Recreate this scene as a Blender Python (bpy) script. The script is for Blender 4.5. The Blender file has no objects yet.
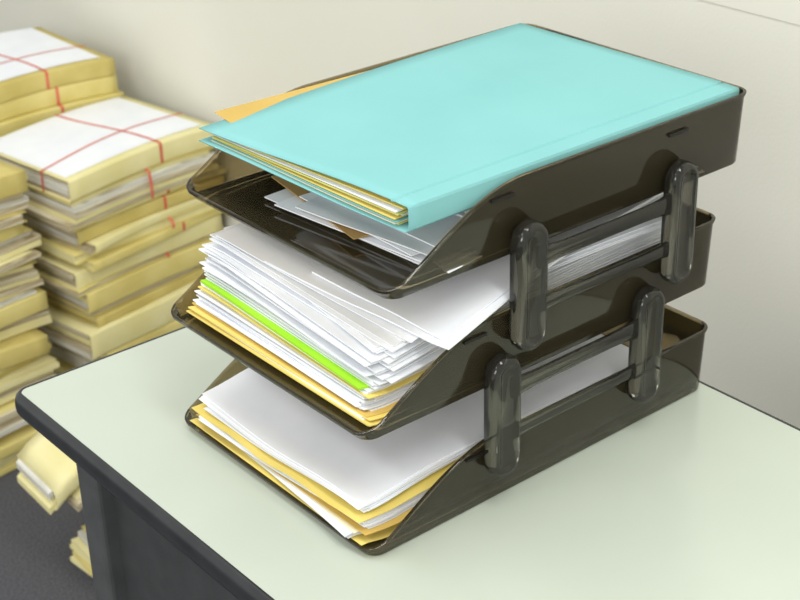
import bpy, math, random
from mathutils import Vector
random.seed(7)
S=0.01
scene=bpy.context.scene
scene.view_settings.view_transform='Standard'
col=scene.collection

# ---------------------------------------------------------------- materials
def lin(c):
    return tuple(((v/255)/12.92 if v/255<=.04045 else (((v/255)+.055)/1.055)**2.4) for v in c)+(1,)
def newmat(name):
    m=bpy.data.materials.new(name);m.use_nodes=True
    nt=m.node_tree;b=nt.nodes['Principled BSDF'];return m,nt,b
def noisy(name,c1,c2,scale=20,rough=.7,detail=4,bump=0,bscale=200,spec=.3,stretch=(1,1,1)):
    m,nt,b=newmat(name)
    tc=nt.nodes.new('ShaderNodeTexCoord');mp=nt.nodes.new('ShaderNodeMapping')
    mp.inputs['Scale'].default_value=stretch
    n=nt.nodes.new('ShaderNodeTexNoise');n.inputs['Scale'].default_value=scale;n.inputs['Detail'].default_value=detail
    r=nt.nodes.new('ShaderNodeValToRGB')
    r.color_ramp.elements[0].position=.35;r.color_ramp.elements[1].position=.65
    r.color_ramp.elements[0].color=lin(c1);r.color_ramp.elements[1].color=lin(c2)
    nt.links.new(tc.outputs['Object'],mp.inputs[0]);nt.links.new(mp.outputs[0],n.inputs['Vector'])
    nt.links.new(n.outputs['Fac'],r.inputs[0]);nt.links.new(r.outputs[0],b.inputs['Base Color'])
    b.inputs['Roughness'].default_value=rough
    b.inputs['Specular IOR Level'].default_value=spec
    if bump:
        n2=nt.nodes.new('ShaderNodeTexNoise');n2.inputs['Scale'].default_value=bscale
        bp=nt.nodes.new('ShaderNodeBump');bp.inputs['Strength'].default_value=bump;bp.inputs['Distance'].default_value=.002
        nt.links.new(tc.outputs['Object'],n2.inputs['Vector']);nt.links.new(n2.outputs['Fac'],bp.inputs['Height'])
        nt.links.new(bp.outputs[0],b.inputs['Normal'])
    return m
M={}
M['white']=noisy('paper_white',(236,239,245),(243,245,249),15,.75)
M['white2']=noisy('paper_offwhite',(222,225,230),(234,236,238),15,.75)
M['cream']=noisy('paper_cream',(232,224,194),(240,234,206),15,.75)
M['yellow']=noisy('card_yellow',(226,204,106),(236,216,126),12,.7)
M['olive']=noisy('card_yellow_green',(204,204,112),(216,214,128),12,.7)
M['manila']=noisy('card_manila',(208,174,90),(222,190,106),12,.7)
M['orange']=noisy('card_tan',(188,158,84),(198,168,94),12,.7)
M['brown']=noisy('card_brown',(170,136,82),(186,152,96),12,.7)
M['green']=noisy('card_lime',(152,216,30),(166,226,48),12,.6)
M['blue']=noisy('card_light_blue',(126,181,181),(130,185,185),10,.8,spec=.05)
M['filecard']=noisy('file_card',(214,198,120),(226,212,140),14,.7,bump=.2,bscale=60)
M['filecard2']=noisy('file_card_old',(198,180,104),(214,198,124),14,.7,bump=.2,bscale=60)
M['filecard3']=noisy('file_card_pale',(228,218,156),(236,228,176),14,.7,bump=.2,bscale=60)
M['pages']=noisy('page_edges',(150,132,96),(226,218,192),8,.8,stretch=(1,1,60))
M['pages2']=noisy('page_edges_white',(180,175,158),(238,238,230),8,.8,stretch=(1,1,80))
M['ribbon']=noisy('red_ribbon',(208,96,78),(224,116,96),40,.6)
M['wall']=noisy('painted_wall',(230,229,216),(233,232,220),3,.8,bump=.15,bscale=250)
M['trim']=noisy('painted_trim',(230,229,216),(233,232,220),3,.75)
M['carpet']=noisy('grey_carpet',(72,72,78),(102,102,108),300,.95,bump=.6,bscale=700)
M['desktop']=noisy('laminate_pale_green',(186,194,181),(189,197,184),6,.22,spec=.5)
M['edge']=noisy('black_edging',(34,36,38),(42,44,46),30,.3,spec=.5)
M['steel']=noisy('dark_grey_steel',(60,61,62),(66,67,68),40,.5,bump=.1,bscale=600)
M['steel2']=noisy('grey_steel_post',(72,73,74),(80,81,82),40,.45)
M['dark']=noisy('slot_dark',(18,16,14),(24,22,18),40,.4)
def smoke(name,tint,body,mixb,rough=.05,ior=1.5):
    m=bpy.data.materials.new(name);m.use_nodes=True;nt=m.node_tree
    nt.nodes.remove(nt.nodes['Principled BSDF']);out=nt.nodes['Material Output']
    tr=nt.nodes.new('ShaderNodeBsdfTransparent')
    n=nt.nodes.new('ShaderNodeTexNoise');n.inputs['Scale'].default_value=5
    tc=nt.nodes.new('ShaderNodeTexCoord');nt.links.new(tc.outputs['Object'],n.inputs['Vector'])
    r=nt.nodes.new('ShaderNodeValToRGB')
    r.color_ramp.elements[0].color=tuple(t*.98 for t in tint)+(1,);r.color_ramp.elements[1].color=tuple(t*1.02 for t in tint)+(1,)
    nt.links.new(n.outputs['Fac'],r.inputs[0]);nt.links.new(r.outputs[0],tr.inputs[0])
    df=nt.nodes.new('ShaderNodeBsdfDiffuse');df.inputs[0].default_value=lin(body)
    mx=nt.nodes.new('ShaderNodeMixShader');mx.inputs[0].default_value=mixb
    gl=nt.nodes.new('ShaderNodeBsdfGlossy');gl.inputs['Roughness'].default_value=rough
    fr=nt.nodes.new('ShaderNodeFresnel');fr.inputs[0].default_value=ior
    m2=nt.nodes.new('ShaderNodeMixShader')
    nt.links.new(tr.outputs[0],mx.inputs[1]);nt.links.new(df.outputs[0],mx.inputs[2])
    nt.links.new(fr.outputs[0],m2.inputs[0]);nt.links.new(mx.outputs[0],m2.inputs[1]);nt.links.new(gl.outputs[0],m2.inputs[2])
    nt.links.new(m2.outputs[0],out.inputs[0]);return m
M['smoke']=smoke('smoked_plastic',(.69,.62,.47),(104,94,68),.19,.08)
M['smoke2']=smoke('smoked_plastic_support',(.48,.47,.42),(70,69,62),.26,.06,1.5)

# ---------------------------------------------------------------- helpers
def finish(ob,label=None,category=None,group=None,kind=None,parent=None):
    if label: ob['label']=label
    if category: ob['category']=category
    if group: ob['group']=group
    if kind: ob['kind']=kind
    if parent is not None: ob.parent=parent
    return ob
def mk(name,verts,faces,mat,origin=(0,0,0),smooth=False,ang=35,parent=None):
    me=bpy.data.meshes.new(name)
    me.from_pydata([((v[0]-origin[0])*S,(v[1]-origin[1])*S,(v[2]-origin[2])*S) for v in verts],[],faces)
    me.materials.append(mat)
    import bmesh
    bm=bmesh.new();bm.from_mesh(me);bmesh.ops.recalc_face_normals(bm,faces=bm.faces)
    if smooth:
        for f in bm.faces:f.smooth=True
        for e in bm.edges:
            if len(e.link_faces)==2 and e.calc_face_angle(0)>math.radians(ang): e.smooth=False
    bm.to_mesh(me);bm.free()
    ob=bpy.data.objects.new(name,me);col.objects.link(ob)
    ob.location=tuple(o*S for o in origin)
    if parent is not None: ob.parent=parent
    return ob
def box(name,x0,x1,y0,y1,z0,z1,mat,origin=(0,0,0),parent=None,bev=0):
    v=[(x,y,z) for z in (z0,z1) for y in (y0,y1) for x in (x0,x1)]
    f=[(0,2,3,1),(4,5,7,6),(0,1,5,4),(2,6,7,3),(0,4,6,2),(1,3,7,5)]
    ob=mk(name,v,f,mat,origin,parent=parent)
    if bev:
        b=ob.modifiers.new('bevel','BEVEL');b.width=bev*S;b.segments=3
    return ob
def slab(name,cx,cy,lx,ly,rot,z0,th,mat,field=None,nx=18,ny=12,parent=None,pin=None):
    c,s=math.cos(math.radians(rot)),math.sin(math.radians(rot))
    V=[];F=[]
    for k in (0,1):
        for j in range(ny+1):
            for i in range(nx+1):
                u=(i/nx)**1.35
                a=(u-.5)*lx;b=(j/ny-.5)*ly
                x=cx+a*c-b*s;y=cy+a*s+b*c;z=z0+k*th
                if field:z=field(x,y,z)
                V.append((x,y,z))
    n=(nx+1)*(ny+1);I=lambda i,j,k:k*n+j*(nx+1)+i
    for j in range(ny):
        for i in range(nx):
            F.append((I(i,j,0),I(i,j+1,0),I(i+1,j+1,0),I(i+1,j,0)))
            F.append((I(i,j,1),I(i+1,j,1),I(i+1,j+1,1),I(i,j+1,1)))
    for i in range(nx):
        F.append((I(i,0,0),I(i+1,0,0),I(i+1,0,1),I(i,0,1)))
        F.append((I(i,ny,0),I(i,ny,1),I(i+1,ny,1),I(i+1,ny,0)))
    for j in range(ny):
        F.append((I(0,j,0),I(0,j,1),I(0,j+1,1),I(0,j+1,0)))
        F.append((I(nx,j,0),I(nx,j+1,0),I(nx,j+1,1),I(nx,j,1)))
    o=(cx,cy,z0) if pin is None else pin
    return mk(name,V,F,mat,o,smooth=True,parent=parent)

# ---------------------------------------------------------------- room
FZ=-74;WX=80
w=box('wall_back',WX,WX+8,-260,360,FZ,200,M['wall']);finish(w,kind='structure')
fl=box('floor',-260,WX,-260,360,FZ-5,FZ,M['carpet']);finish(fl,kind='structure')
t=box('trim_1',WX-.12,WX,-260,360,18.0,21.0,M['trim'],bev=.05);finish(t,kind='structure')
t=box('baseboard_back',WX-1,WX,-260,360,FZ,FZ+8,M['trim'],bev=.2);finish(t,kind='structure')

# ---------------------------------------------------------------- desk
desk=bpy.data.objects.new('desk',None);col.objects.link(desk);desk.location=(15*S,-20*S,FZ*S)
finish(desk,'dark grey steel desk with pale green laminate top and black edging','desk')
DO=(15,-20,FZ)
def rrect(x0,x1,y0,y1,r,n=8):
    P=[]
    for (cx,cy,a0) in ((x1-r,y0+r,-90),(x1-r,y1-r,0),(x0+r,y1-r,90),(x0+r,y0+r,180)):
        for i in range(n+1):
            a=math.radians(a0+90*i/n);P.append((cx+r*math.cos(a),cy+r*math.sin(a)))
    return P
def rel(V): return [(x-DO[0],y-DO[1],z-DO[2]) for x,y,z in V]
DX0,DX1,DY0,DY1=-9.0,38.0,-95,41.0
def ringmesh(rings,cap0=True,cap1=True,closed_stack=False):
    V=[];F=[];n=len(rings[0])
    for r in rings:V+=r
    m=len(rings)
    for k in range(m if closed_stack else m-1):
        k2=(k+1)%m
        for i in range(n):
            j=(i+1)%n;F.append((k*n+i,k*n+j,k2*n+j,k2*n+i))
    if not closed_stack:
        if cap0:F.append(tuple(range(n))[::-1])
        if cap1:F.append(tuple((m-1)*n+i for i in range(n)))
    return V,F
rg=[]
for off,z in ((-.7,-2.2),(-.7,0.0)):
    rg.append([(x,y,z) for x,y in rrect(DX0-off,DX1+off,DY0-off,DY1+off,.8)])
V,F=ringmesh(rg);mk('desktop',rel(V),F,M['desktop'],parent=desk)
rg=[]
for off,z in ((-.7,0.0),(-.6,.05),(-.4,.0),(-.15,-.25),(0,-.7),(0.05,-1.2),(0,-1.7),(-.15,-2.1),(-.4,-2.3),(-.7,-2.35)):
    rg.append([(x,y,z) for x,y in rrect(DX0-off,DX1+off,DY0-off,DY1+off,1.5+off)])
V,F=ringmesh(rg,closed_stack=True);mk('edge_trim',rel(V),F,M['edge'],parent=desk,smooth=True,ang=60)
def dbox(name,x0,x1,y0,y1,z0,z1,mat,bev=.15):
    return box(name,x0-DO[0],x1-DO[0],y0-DO[1],y1-DO[1],z0-DO[2],z1-DO[2],mat,parent=desk,bev=bev)
dbox('panel',-4.6,-3.6,-88,33.6,-70,-4.6,M['steel'])
dbox('rail',-5.6,-3.4,-88,33.6,-5.2,-2.35,M['steel'])
dbox('side_panel',0,33,32.6,33.4,-70,-2.35,M['steel'])
for (x,y) in ((-6.2,32.0),(32.5,32.0),(-6.2,-90.5),(32.5,-90.5)):
    dbox('leg',x,x+3.4,y,y+3.6,-74,-2.35,M['steel2'],.5)

# ---------------------------------------------------------------- trays
TD,TW,TH=37.2,25.5,6.15
def tray_profile(x):
    t=max(0,min(1,x/12.5));return .85+(TH-.85)*math.sin(math.pi/2*t)**1.15
def outline(off,r=1.2):
    x0,x1,y0,y1=-off,TD+off,-off,TW+off;R=r+off;P=[]
    def seg(a,b,n):
        for i in range(1,n):
            u=i/n;P.append((a[0]+(b[0]-a[0])*u,a[1]+(b[1]-a[1])*u))
    def arc(cx,cy,a0,n=7):
        for i in range(n+1):
            a=math.radians(a0+90*i/n);P.append((cx+R*math.cos(a),cy+R*math.sin(a)))
    arc(x0+R,y0+R,180);seg((x0+R,y0),(x1-R,y0),48)
    arc(x1-R,y0+R,-90);seg((x1,y0+R),(x1,y1-R),10)
    arc(x1-R,y1-R,0);seg((x1-R,y1),(x0+R,y1),48)
    arc(x0+R,y1-R,90);seg((x0,y1-R),(x0,y0+R),10)
    return P
base=outline(0);HH=[tray_profile(p[0]) for p in base]
FW=[max(0,1-max(0,p[0])/4.0) for p in base]
def tray(name,ox,oy,oz,label):
    ox-=.3
    fl=.3;rings=[]
    def ring(off,zf,dx=0): 
        o=outline(off);rings.append([(ox+p[0]+dx*w_,oy+p[1],oz+zf(h)) for p,h,w_ in zip(o,HH,FW)])
    ring(-.45,lambda h:0);ring(-.12,lambda h:.05);ring(0,lambda h:.22)
    ring(fl*.8,lambda h:h-.32);ring(fl*.8+.1,lambda h:h-.28);ring(fl+.1,lambda h:h-.05);ring(fl+.02,lambda h:h);ring(fl-.18,lambda h:h-.02)
    ring(-.22,lambda h:.58,.35);ring(-.34,lambda h:.40,1.3);ring(-.46,lambda h:.29,2.3);ring(-.7,lambda h:.25,3.3)
    V,F=ringmesh(rings)
    ob=mk(name,V,F,M['smoke'],(ox+TD/2,oy+TW/2,oz),smooth=True,ang=40)
    finish(ob,label,'letter tray',group='stacked letter trays')
    for sx in (9,27.5):
        box('slot',sx-TD/2,sx+2.2-TD/2,-.42-TW/2,-.22-TW/2,TH-1.35,TH-1.1,M['dark'],parent=ob,bev=.05)
    return ob
T=[(0,0,0.0),(-.35,-.2,10.35),(2.1,-.4,20.73)]
tray('letter_tray',*T[0],'smoked translucent plastic letter tray standing directly on desk')
tray('letter_tray',*T[1],'smoked translucent plastic letter tray overfilled with white papers')
tray('letter_tray',*T[2],'smoked translucent plastic letter tray under a light blue folder')

# ---------------------------------------------------------------- side supports
def stadium(cx,cz,w,h,n=12):
    r=w/2;P=[]
    for i in range(n+1):
        a=math.pi*i/n;P.append((cx+r*math.cos(a),cz+h/2-r+r*math.sin(a)))
    for i in range(n+1):
        a=math.pi+math.pi*i/n;P.append((cx+r*math.cos(a),cz-h/2+r+r*math.sin(a)))
    return P
def support(xa,xb,zc,dz,yo,label):
    ox=(xa+xb)/2;e=bpy.data.objects.new('tray_support',None);col.objects.link(e)
    e.location=(ox*S,yo*S,(zc-5)*S);finish(e,label,'tray support',group='supports clipped between trays')
    O=(ox,yo,zc-5)
    for xc,z in ((xa,zc),(xb,zc+dz)):
        rings=[]
        for ins,y in ((.15,.6),(0,.4),(0,-.25),(.04,-.42),(.13,-.56),(.27,-.67),(.45,-.72),(.62,-.70),(.78,-.60),(.95,-.52),(1.2,-.50)):
            rings.append([(x-O[0],y,zz-O[2]) for x,zz in stadium(xc,z,3.0-2*ins,10.4-2*ins,16)])
        V,F=ringmesh(rings);mk('post',V,F,M['smoke2'],parent=e,smooth=True,ang=60)
    for zz,hh in ((zc+1.9,.62),(zc-2.0,.45)):
        rings=[]
        for k in range(15):
            u=k/14;x=xa+1.1+(xb-xa-2.2)*u;z=zz+dz*u
            f_=1+.5*(abs(2*u-1)**6)
            q=[]
            for a in [2*math.pi*q/16 for q in range(16)]:
                cc,ss=math.cos(a),math.sin(a)
                q.append((x-O[0],.12+.28*math.copysign(abs(cc)**.6,cc),z-O[2]+hh*f_*math.copysign(abs(ss)**.6,ss)))
            rings.append(q)
        V,F=ringmesh(rings);mk('crossbar',V,F,M['smoke2'],parent=e,smooth=True,ang=60)
support(11.8,27.7,8.0,.1,-.95,'smoked plastic side support joining lower two letter trays')
support(14.0,30.4,18.25,0,-1.3,'smoked plastic side support joining upper two letter trays')

# ---------------------------------------------------------------- papers
def smooth01(t): t=max(0,min(1,t));return t*t*(3-2*t)
def lipf(x,x0=0):
    u=x-x0
    if u>3.4:return 0
    if u<-.6: return .60-.10*(u+.6)**2
    return .60*((3.4-max(u,0))/3.4)**1.6
def paper(cx,cy,lx,ly,rot,z0,th,mat,field,label,cat,group,name='paper_sheet'):
    o=slab(name,cx,cy,lx,ly,rot,z0,th,mat,field);finish(o,label,cat,group);return o
def f1(x,y,z):
    h=z-.32;xx=max(0,x)
    m=1-.56*math.exp(-xx/6.5)*(.8+.2*smooth01((y-6)/18))
    m*=1+.12*math.exp(-xx/9)*math.sin(y*.30+.4)
    return .34+h*m+lipf(x)
def f1w(x,y,z):
    return f1(x,y,z)+.13*math.exp(-max(0,x)/6)*math.sin(y*.75+.5)
z=.34
for (n,kind,th,xf,rot,ly,yc,gap) in [
        (1,'yellow',.08,-.25,0,23.4,12.6,.02),(2,'white',.1,.3,-1.8,21.3,12.5,.03),
        (2,'white2',.1,-.1,-3.5,15,9.6,.05),(1,'white',.09,-.55,-5.2,13.4,8.9,.04),(2,'white',.09,-.35,-4.6,14,9.1,.06),(1,'cream',.09,-.2,-3.2,16.0,9.8,.08),
        (1,'manila',.08,.1,-.4,23.0,12.5,.08),
        (3,'white2',.09,.1,1.8,21.5,12.7,.05),(4,'white',.1,.0,2.2,21.3,12.7,.06),
        (1,'gapy',0,0,0,0,0,.26),
        (1,'yellow',.08,-.1,-1.0,22.8,12.6,.32),(2,'white',.09,.3,.8,21,12.8,.05),(2,'white2',.09,.6,2.4,21.0,12.7,.05),
        (6,'white',.09,.4,-1.3,22.0,12.7,.03)]:
    if kind=='gapy': z+=gap;continue
    for i in range(n):
        r=rot+random.uniform(-.7,.7);L=33.5 if kind in('yellow','manila') else 30.5
        xx=xf+random.uniform(-.3,.3)
        mat=M[kind] if kind!='white' else random.choice([M['white'],M['white'],M['white2']])
        nm,lb,ct=('manila_folder','yellow card folder lying among papers in the tray','folder') if kind in('yellow','manila') else ('paper_sheet','white sheets of paper lying in the tray','paper')
        cc,ss=math.cos(math.radians(r)),math.sin(math.radians(r))
        cy_=yc+random.uniform(-.15,.15)
        if rot<-3: L=17.0;cy_=yc+L/2*ss
        paper(xx+L/2*cc,cy_,L,ly,r,z,th,mat,f1w if (kind=='yellow' and z>2) else f1,lb,ct,'papers in the bottom tray',nm)
        z+=th+gap
fz2=10.35+.32
def f2(x,y,z):
    h=z-fz2
    m=1-.33*max(0,min(1.02,1-y/21.0))*math.exp(-(max(0,x)/13.5)**2)
    return fz2+h*m+.02+lipf(x,-.35)*.95
z=fz2+.03
def stack2(n,kind,th,xf,rot,ly,yc,jx=.5,jr=1.0,L=31,gap=.012,gj=0):
    global z
    for i in range(n):
        r=rot+random.uniform(-jr,jr);xx=xf+random.uniform(-jx,jx)
        LL=min(L,35-xx)
        mat=M[kind] if kind!='white' else random.choice([M['white'],M['white'],M['white2']])
        if kind=='green': nm,lb,ct='lime_folder','bright lime green card folder between white papers','folder'
        elif kind in('yellow','manila'): nm,lb,ct='manila_folder','yellow card folder lying among papers in the tray','folder'
        else: nm,lb,ct='paper_sheet','white sheets of paper piled in the tray','paper'
        paper(xx+LL/2,yc+random.uniform(-.3,.3),LL,ly,r,z,th,mat,f2,lb,ct,'papers in the middle tray',nm)
        z+=th+gap+random.uniform(0,gj)
stack2(2,'yellow',.11,.3,0,23.6,12.5,.2,.3,33)
stack2(2,'white',.1,.5,0,22,12.4)
stack2(1,'yellow',.11,.4,.6,23.2,12.5,.2,.3,33)
stack2(1,'manila',.11,.6,-.6,23.2,12.4,.2,.3,33)
stack2(12,'white',.11,1.4,0,21.6,12.9,.8,1.8,gj=.04)
stack2(1,'yellow',.1,1.2,0,22,12.6,.1,.1)
stack2(3,'white',.11,1.7,0,21.6,12.8,.3,.6,gj=.03)
stack2(1,'green',.24,1.1,-.8,20.8,12.6,.02,.05)
stack2(4,'white',.11,1.9,-.3,21.6,12.8,.3,.6,gj=.03)
stack2(8,'white',.11,2.0,.5,21.6,12.8,1.0,2.4,gj=.08)
stack2(7,'white',.11,2.4,1.5,21.6,12.9,1.0,2.4,30,gj=.12)
stack2(3,'white',.11,3.4,-3,21.2,12.4,.4,.8,29.7,gj=.08)
stack2(2,'white',.11,3.0,4.0,21.2,13.2,.4,.8,29.7,gj=.08)
for (cx,cy,rot,k_) in ((18.9,12.9,3,'white2'),(18.2,13.3,7,'white')):
    paper(cx,cy,29.7,21,rot,z,.1,M[k_],f2,'white sheet lying skewed on top of the paper pile','paper','papers in the middle tray');z+=.2
def f2b(x,y,z):
    return f2(x,y,z)+.15*math.exp(-((y-4)/3)**2)
for i,(cx,cy,rot,L_,W_,k_) in enumerate(((18.6,9.7,10.0,29,18.0,'white'),(19.4,7.6,7.5,28.4,13.2,'white'))):
    paper(cx,cy,L_,W_,rot,z,.18,M[k_],f2b,'loose white document lying askew on top of the pile','paper','papers in the middle tray','folded_document');z+=.3
fz3=20.73+.32
z=fz3+.03
def f3(x,y,z):
    h=z-fz3
    return fz3+h*(1+.08*math.exp(-max(0,x-3)/6)*math.sin(y*.4))
for (n,kind,xf,rot,ly,yc,L,gp) in ((1,'white',7.6,-6,20,11.2,28,.06),(1,'white2',6.2,4,19,10.8,28.5,.08),(1,'white',5.6,7,18,10.0,29,.10),(1,'brown',6.2,-9,14,12.4,27,.10),(1,'white',6.8,-2,14,9.0,28,.10),(1,'white2',5.8,8,15,9.2,28,.12),(1,'white',8,1,16,9.4,28,.14),(15,'white2',12,1,18.5,10.3,25,.12)):
    for i in range(n):
        r=rot+random.uniform(-1.2,1.2);xx=xf+random.uniform(-.4,.4)
        nm,lb,ct=('envelope','brown envelope among papers under the light blue folder','envelope') if kind=='brown' else ('paper_sheet','white sheets of paper under the light blue folder','paper')
        paper(xx+L/2,yc,L,ly,r,z,.1,M[kind],f3,lb,ct,'papers in the top tray',nm);z+=.1+gp
# ---------------------------------------------------------------- light blue folder
BZ=25.25;BT=1.95
def fb(x,y,z):
    e=math.exp(-(max(0,x-2)/15)**2)
    s=smooth01((y-3)/20)*e
    return BZ+(z-BZ)*(1-.50*s)+.46*s
def folder_path():
    P=[]
    for i in range(13):P.append((23.3-(23.3-.2)*i/12,0))
    P+= [(.03,.2),(-.03,.7),(-.03,1.2),(0,BT-.22),(.06,BT-.06),(1.45,BT+.0),(1.6,BT-.10),(1.75,BT+.04)]
    for i in range(1,13):P.append((2.0+(23.3-2.0)*i/12,BT+.04))
    return P
pp=folder_path();V=[];F=[];NX=30
for i in range(NX+1):
    u=i/NX
    for k,(y,zz) in enumerate(pp):
        x0=3.85-.06*y+(-.10 if k<13 else 0);x1=38.3-.02*y;x=x0+(x1-x0)*u;yy=y-.05+(1.1*u+.1)*(y/23.3)
        V.append((x,yy,fb(x,yy,BZ+zz)))
n=len(pp)
for i in range(NX):
    for j in range(n-1):F.append((i*n+j,i*n+j+1,(i+1)*n+j+1,(i+1)*n+j))
bf=mk('document_folder',V,F,M['blue'],(20,12,BZ),smooth=True,ang=12)
md=bf.modifiers.new('solid','SOLIDIFY');md.thickness=.07*S;md.offset=0
finish(bf,'light blue card folder stuffed with papers atop the trays','folder')
zz=BZ+.12
kinds=[('yellow',.12),('cream',.08),('blue',.07),('yellow',.10),('white',.07),('olive',.12),('white',.08),('yellow',.08),('olive',.16)]
for i,(k,th_) in enumerate(kinds):
    r=3.0+random.uniform(-1.2,.5)
    cx=3.3+random.uniform(-.2,.7)+15.5;cy=12.35+random.uniform(-.2,.15)
    nm='paper_sheet' if k in('white','cream') else 'card_divider'
    lb='cream and white papers filed inside the light blue folder' if nm=='paper_sheet' else 'pale yellow card sheets filed inside the light blue folder'
    if k=='blue': lb='light blue card sheet filed inside the light blue folder'
    paper(cx,cy,31.0,21.2,r,zz,th_,M[k],fb,lb,'paper' if nm=='paper_sheet' else 'card','contents of the light blue folder',nm)
    zz+=th_+.085
def fm(x,y,z):
    b_=fb(x,y,z);return b_+(27.0-b_)*smooth01((y-22.2)/1.6)
zz=min(zz,BZ+1.74)
paper(16.2,13.2,23.6,22.4,-2.4,zz+.0,.07,M['orange'],fm,'tan gold envelope sticking out of the light blue folder','envelope',None,'envelope')

# ---------------------------------------------------------------- file stacks on the floor
def file_record(cx,cy,L,Dp,rot,z0,th,mat,sheet,ribs,group,label,drp,wob=0,enddrop=0,rr=.25,flip=False):
    c,s=math.cos(math.radians(rot)),math.sin(math.radians(rot))
    ph=cx*3+z0
    def W(a,b,zv):
        bb=(Dp/2-b) if flip else (b-Dp/2)
        h=z0+zv-FZ
        drop=drp*h*(abs(2*a/L))**2.5
        if enddrop: drop+=enddrop*max(0,(-a-L*.22)/(L*.28))**2
        bb+=wob*math.sin(a*.16+ph)
        return (a*c-bb*s, a*s+bb*c, zv-drop)
    r_=min(rr,(th-.14)/2)
    path=[]
    t0,t1=.07,th-.07
    for i in range(6):path.append((Dp-(Dp-r_)*i/5,t0))
    for i in range(1,4):path.append((r_-r_*math.sin(math.pi/2*i/3),t0+r_-r_*math.cos(math.pi/2*i/3)))
    for i in range(0,3):path.append((r_-r_*math.cos(math.pi/2*i/3),t1-r_+r_*math.sin(math.pi/2*i/3)))
    for i in range(6):path.append((r_+(Dp-r_)*i/5,t1))
    NX=16;V=[];F=[];n=len(path)
    for i in range(NX+1):
        a=(i/NX-.5)*L
        for (b,zv) in path:V.append(W(a,b,zv))
    for i in range(NX):
        for j in range(n-1):F.append((i*n+j,i*n+j+1,(i+1)*n+j+1,(i+1)*n+j))
    me=mk('file_folder',[(v[0]+cx,v[1]+cy,v[2]+z0) for v in V],F,mat,(cx,cy,z0),smooth=True,ang=50)
    md=me.modifiers.new('solid','SOLIDIFY');md.thickness=.10*S;md.offset=0
    finish(me,label,'file',group)
    def block(t0,t1,ins,b0=.5,mat_='pages',nm='pages',b1=.7,sh=0):
        V=[];F=[];PX,PY=16,4;PL=L-ins
        for k in (0,1):
            for j in range(PY+1):
                for i in range(PX+1):V.append(W((i/PX-.5)*PL+sh,b0+(Dp-b0-b1)*j/PY,(t0,t1)[k]))
        m_=(PX+1)*(PY+1);I=lambda i,j,k:k*m_+j*(PX+1)+i
        for j in range(PY):
            for i in range(PX):
                F.extend([(I(i,j,0),I(i,j+1,0),I(i+1,j+1,0),I(i+1,j,0)),(I(i,j,1),I(i+1,j,1),I(i+1,j+1,1),I(i,j+1,1))])
        for i in range(PX):F.extend([(I(i,0,0),I(i+1,0,0),I(i+1,0,1),I(i,0,1)),(I(i,PY,0),I(i,PY,1),I(i+1,PY,1),I(i+1,PY,0))])
        for j in range(PY):F.extend([(I(0,j,0),I(0,j,1),I(0,j+1,1),I(0,j+1,0)),(I(PX,j,0),I(PX,j+1,0),I(PX,j+1,1),I(PX,j,1))])
        mk(nm,V,F,M[mat_],parent=me)
    if th>.7:
        nb=max(1,int(th/.9));tt=.14;dt=(th-.28)/nb
        for q in range(nb):
            block(tt+.01,tt+dt-.02,random.uniform(-1.0,1.8),mat_=random.choice(['pages','pages','pages2','filecard3']),nm='paper_bundle',b0=max(.5,r_),b1=random.uniform(-1.1,.6) if flip else .7,sh=random.uniform(-.5,.5))
            tt+=dt
    if sheet:
        V=[];F=[]
        for j in range(7):
            for i in range(11):V.append((lambda p:(p[0],p[1],p[2]+.1))(W((i/10-.5)*(L-2.4)-.6,1.6+(Dp-2.2)*j/6+.03*(i-5),th)))
        for j in range(6):
            for i in range(10):F.append((j*11+i,j*11+i+1,(j+1)*11+i+1,(j+1)*11+i))
        mk('cover_sheet',V,F,M['white'],parent=me)
    if ribs:
        V=[];F=[];hw=.28
        if flip: pts=[((Dp-.3)*i/8,th+.17) for i in range(9)]+[(Dp+.8,th-.1),(Dp+1.2,th/2),(Dp+1.1,.2)]
        else: pts=[(Dp-(Dp-r_)*i/8,th+.15) for i in range(9)]+[(r_*.3-.1,th-r_*.25),(-.15,th-r_),(-.15,th/2),(-.15,r_),(r_*.3-.1,r_*.25)]
        for (b,zv) in pts:
            for a in (-hw,hw):V.append(W(a+L*ribs-b*.1+.5*math.sin(b*.22),b,zv))
        for i in range(len(pts)-1):F.append((2*i,2*i+1,2*i+3,2*i+2))
        mk('ribbon',V,F,M['ribbon'],parent=me)
        if sheet:
            V=[];F=[];bc=Dp*.34
            for i in range(15):
                a=(i/14-.5)*(L+.3)
                for b in (-.22,.22):V.append(W(a,bc+b+a*.07+.6*math.cos(a*.15),th+.19))
            b_=bc-L*.035+.6*math.cos(L*.075)
            V.append(W(-(L+.5)/2,b_-.22,0.2));V.append(W(-(L+.5)/2,b_+.22,0.2))
            for i in range(14):F.append((2*i,2*i+1,2*i+3,2*i+2))
            F.append((0,1,31,30))
            mk('ribbon',V,F,M['ribbon'],parent=me)
    return me
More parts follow.
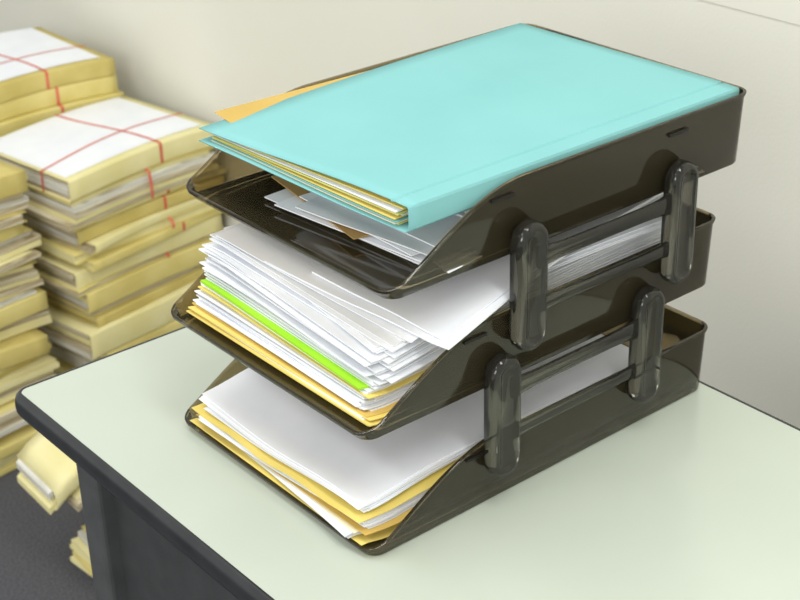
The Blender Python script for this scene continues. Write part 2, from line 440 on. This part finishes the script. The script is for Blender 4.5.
def fstack(cx,cy,rot,ztop,group,lab,sheet=True,ribset=(),L=36,Dp=25,tmin=2.6,tmax=4.6,seed=1,jit=.8,drp=.010,lean=(0,0),rj=3.2,wob=.3,ttop=2.6,pf=0,rib0=.13):
    rnd=random.Random(seed);ths=[];tot=ztop-FZ;acc=0
    while acc<tot-1.2:
        t=rnd.uniform(tmin,tmax)
        if rnd.random()<.4:t*=.38
        ths.append(t);acc+=t
    ths[-1]=ttop
    k=tot/sum(ths);ths=[t*k for t in ths]
    zc=FZ;n=len(ths)
    for i,t in enumerate(ths):
        last=i==n-1;fromtop=n-1-i
        mt=rnd.choice([M['filecard'],M['filecard'],M['filecard2'],M['filecard3']])
        rb=(rib0+rnd.uniform(-.06,.06)) if (fromtop in ribset) else 0
        d=min(ztop-zc-t,30)/25.0
        j_=0 if last else jit
        file_record(cx+rnd.uniform(-j_,j_)+lean[0]*d,cy+rnd.uniform(-j_,j_)*.8+lean[1]*d,L+rnd.uniform(-3,1),Dp+rnd.uniform(-2,.4),rot+(0 if last else rnd.uniform(-rj,rj)),zc+.02,t-.05,mt,
            last and sheet,rb,group,(lab[1] if last and sheet else (lab[0]+' tied by ribbon' if rb else lab[0])),drp,wob,rr=rnd.uniform(.10,.35),flip=(not last and rnd.random()<pf))
        zc+=t
def centre(px,py,rot,L,Dp):
    c,s=math.cos(math.radians(rot)),math.sin(math.radians(rot));return px+L/2*c-Dp/2*s,py+L/2*s+Dp/2*c
cx,cy=centre(45.8,137.2,8.5,32.5,25)
fstack(cx,cy,8.5,-24.6,'file stack beside the desk',('thick manila file on the floor stack','manila file with white cover sheet tied by red ribbon'),ribset=(0,1,2,3,5,6,8),L=32.5,seed=5,tmin=2.4,tmax=5.2,lean=(1.6,0),jit=1.3,ttop=3.8,pf=.35)
cx,cy=centre(6.5,135.2,9,35,23)
fstack(cx,cy,9,-22.0,'lower file stack against the wall',('worn manila file in a floor stack',''),sheet=False,ribset=(1,3,6),seed=9,L=35,Dp=23,tmin=2.2,tmax=5.4,jit=1.6,wob=.5,rj=4,ttop=4,pf=.5)
cx,cy=centre(42.0,166.5,1,31.5,29)
fstack(cx,cy,1,-17.4,'far file stack against the wall',('manila file in a floor stack by the wall','manila file by the wall with red ribbon over white sheet'),ribset=(0,1,2,3),seed=12,L=32,Dp=29,tmin=2.4,tmax=5.0,jit=1.2,wob=.4,ttop=3.4,pf=.3,rib0=.08)
zc=FZ
for i,(xs,t,r,ed) in enumerate(((25.4,1.0,5,0),(24.0,.8,-4,0),(25.4,.9,2,0),(24.6,.8,-3,0),(26.5,1.4,-3,0),(29,2.4,-2,0),(31,2.9,3,0),(31,2.8,0,0),(30,2.6,-3,0),(28,2.6,2,.6),(25,2.2,0,1.5),(21.4,1.4,-1,2.6),(18.4,3.6,-2,3.8))):
    a,b=centre(xs,97,r,30,12.5)
    top=i==12
    file_record(a,b,30,12.5,r,zc+.02,t-.06,M[('filecard3','filecard','filecard3')[i%3]] if not top else M['filecard3'],False,0,'low heap of files behind the desk','loose manila file heaped on the floor' if not top else 'curled pale manila folder with open paper edges',0,.4,ed,rr=1.0 if top else .3,flip=(i<4 or i==11))
    zc+=t

# ---------------------------------------------------------------- lights
wd=bpy.data.worlds.new('World');scene.world=wd;wd.use_nodes=True
bg=wd.node_tree.nodes['Background'];bg.inputs[0].default_value=(.985,.992,.965,1);bg.inputs[1].default_value=.84
def area(x,y,z,sx,sy,p,colr=(1,1,.97),aim=None):
    l=bpy.data.lights.new('ceiling_or_fill_light','AREA');l.shape='RECTANGLE';l.size=sx*S;l.size_y=sy*S;l.energy=p;l.color=colr
    o=bpy.data.objects.new('ceiling_or_fill_light',l);col.objects.link(o);o.location=(x*S,y*S,z*S)
    if aim:
        o.name='fill_light';o.rotation_euler=(Vector(aim)-Vector((x,y,z))).to_track_quat('-Z','Y').to_euler()
    return o
area(-40,60,190,30,130,12);area(-10,-90,190,30,130,17);area(-150,0,185,40,130,12)
area(-230,-150,110,120,90,35,(1,1,.98),aim=(20,30,5))  # added fill lamp behind the camera to brighten the papers, not a window

# ---------------------------------------------------------------- camera
cam=bpy.data.cameras.new('camera');co=bpy.data.objects.new('camera',cam);col.objects.link(co)
co.location=(-.54976,-.71348,.67825);co.rotation_euler=(1.095,.025,-.695)
cam.sensor_width=36;cam.lens=1509.018/800*36;cam.clip_start=.05
cam.dof.use_dof=True;cam.dof.focus_distance=1.15;cam.dof.aperture_fstop=15
scene.camera=co
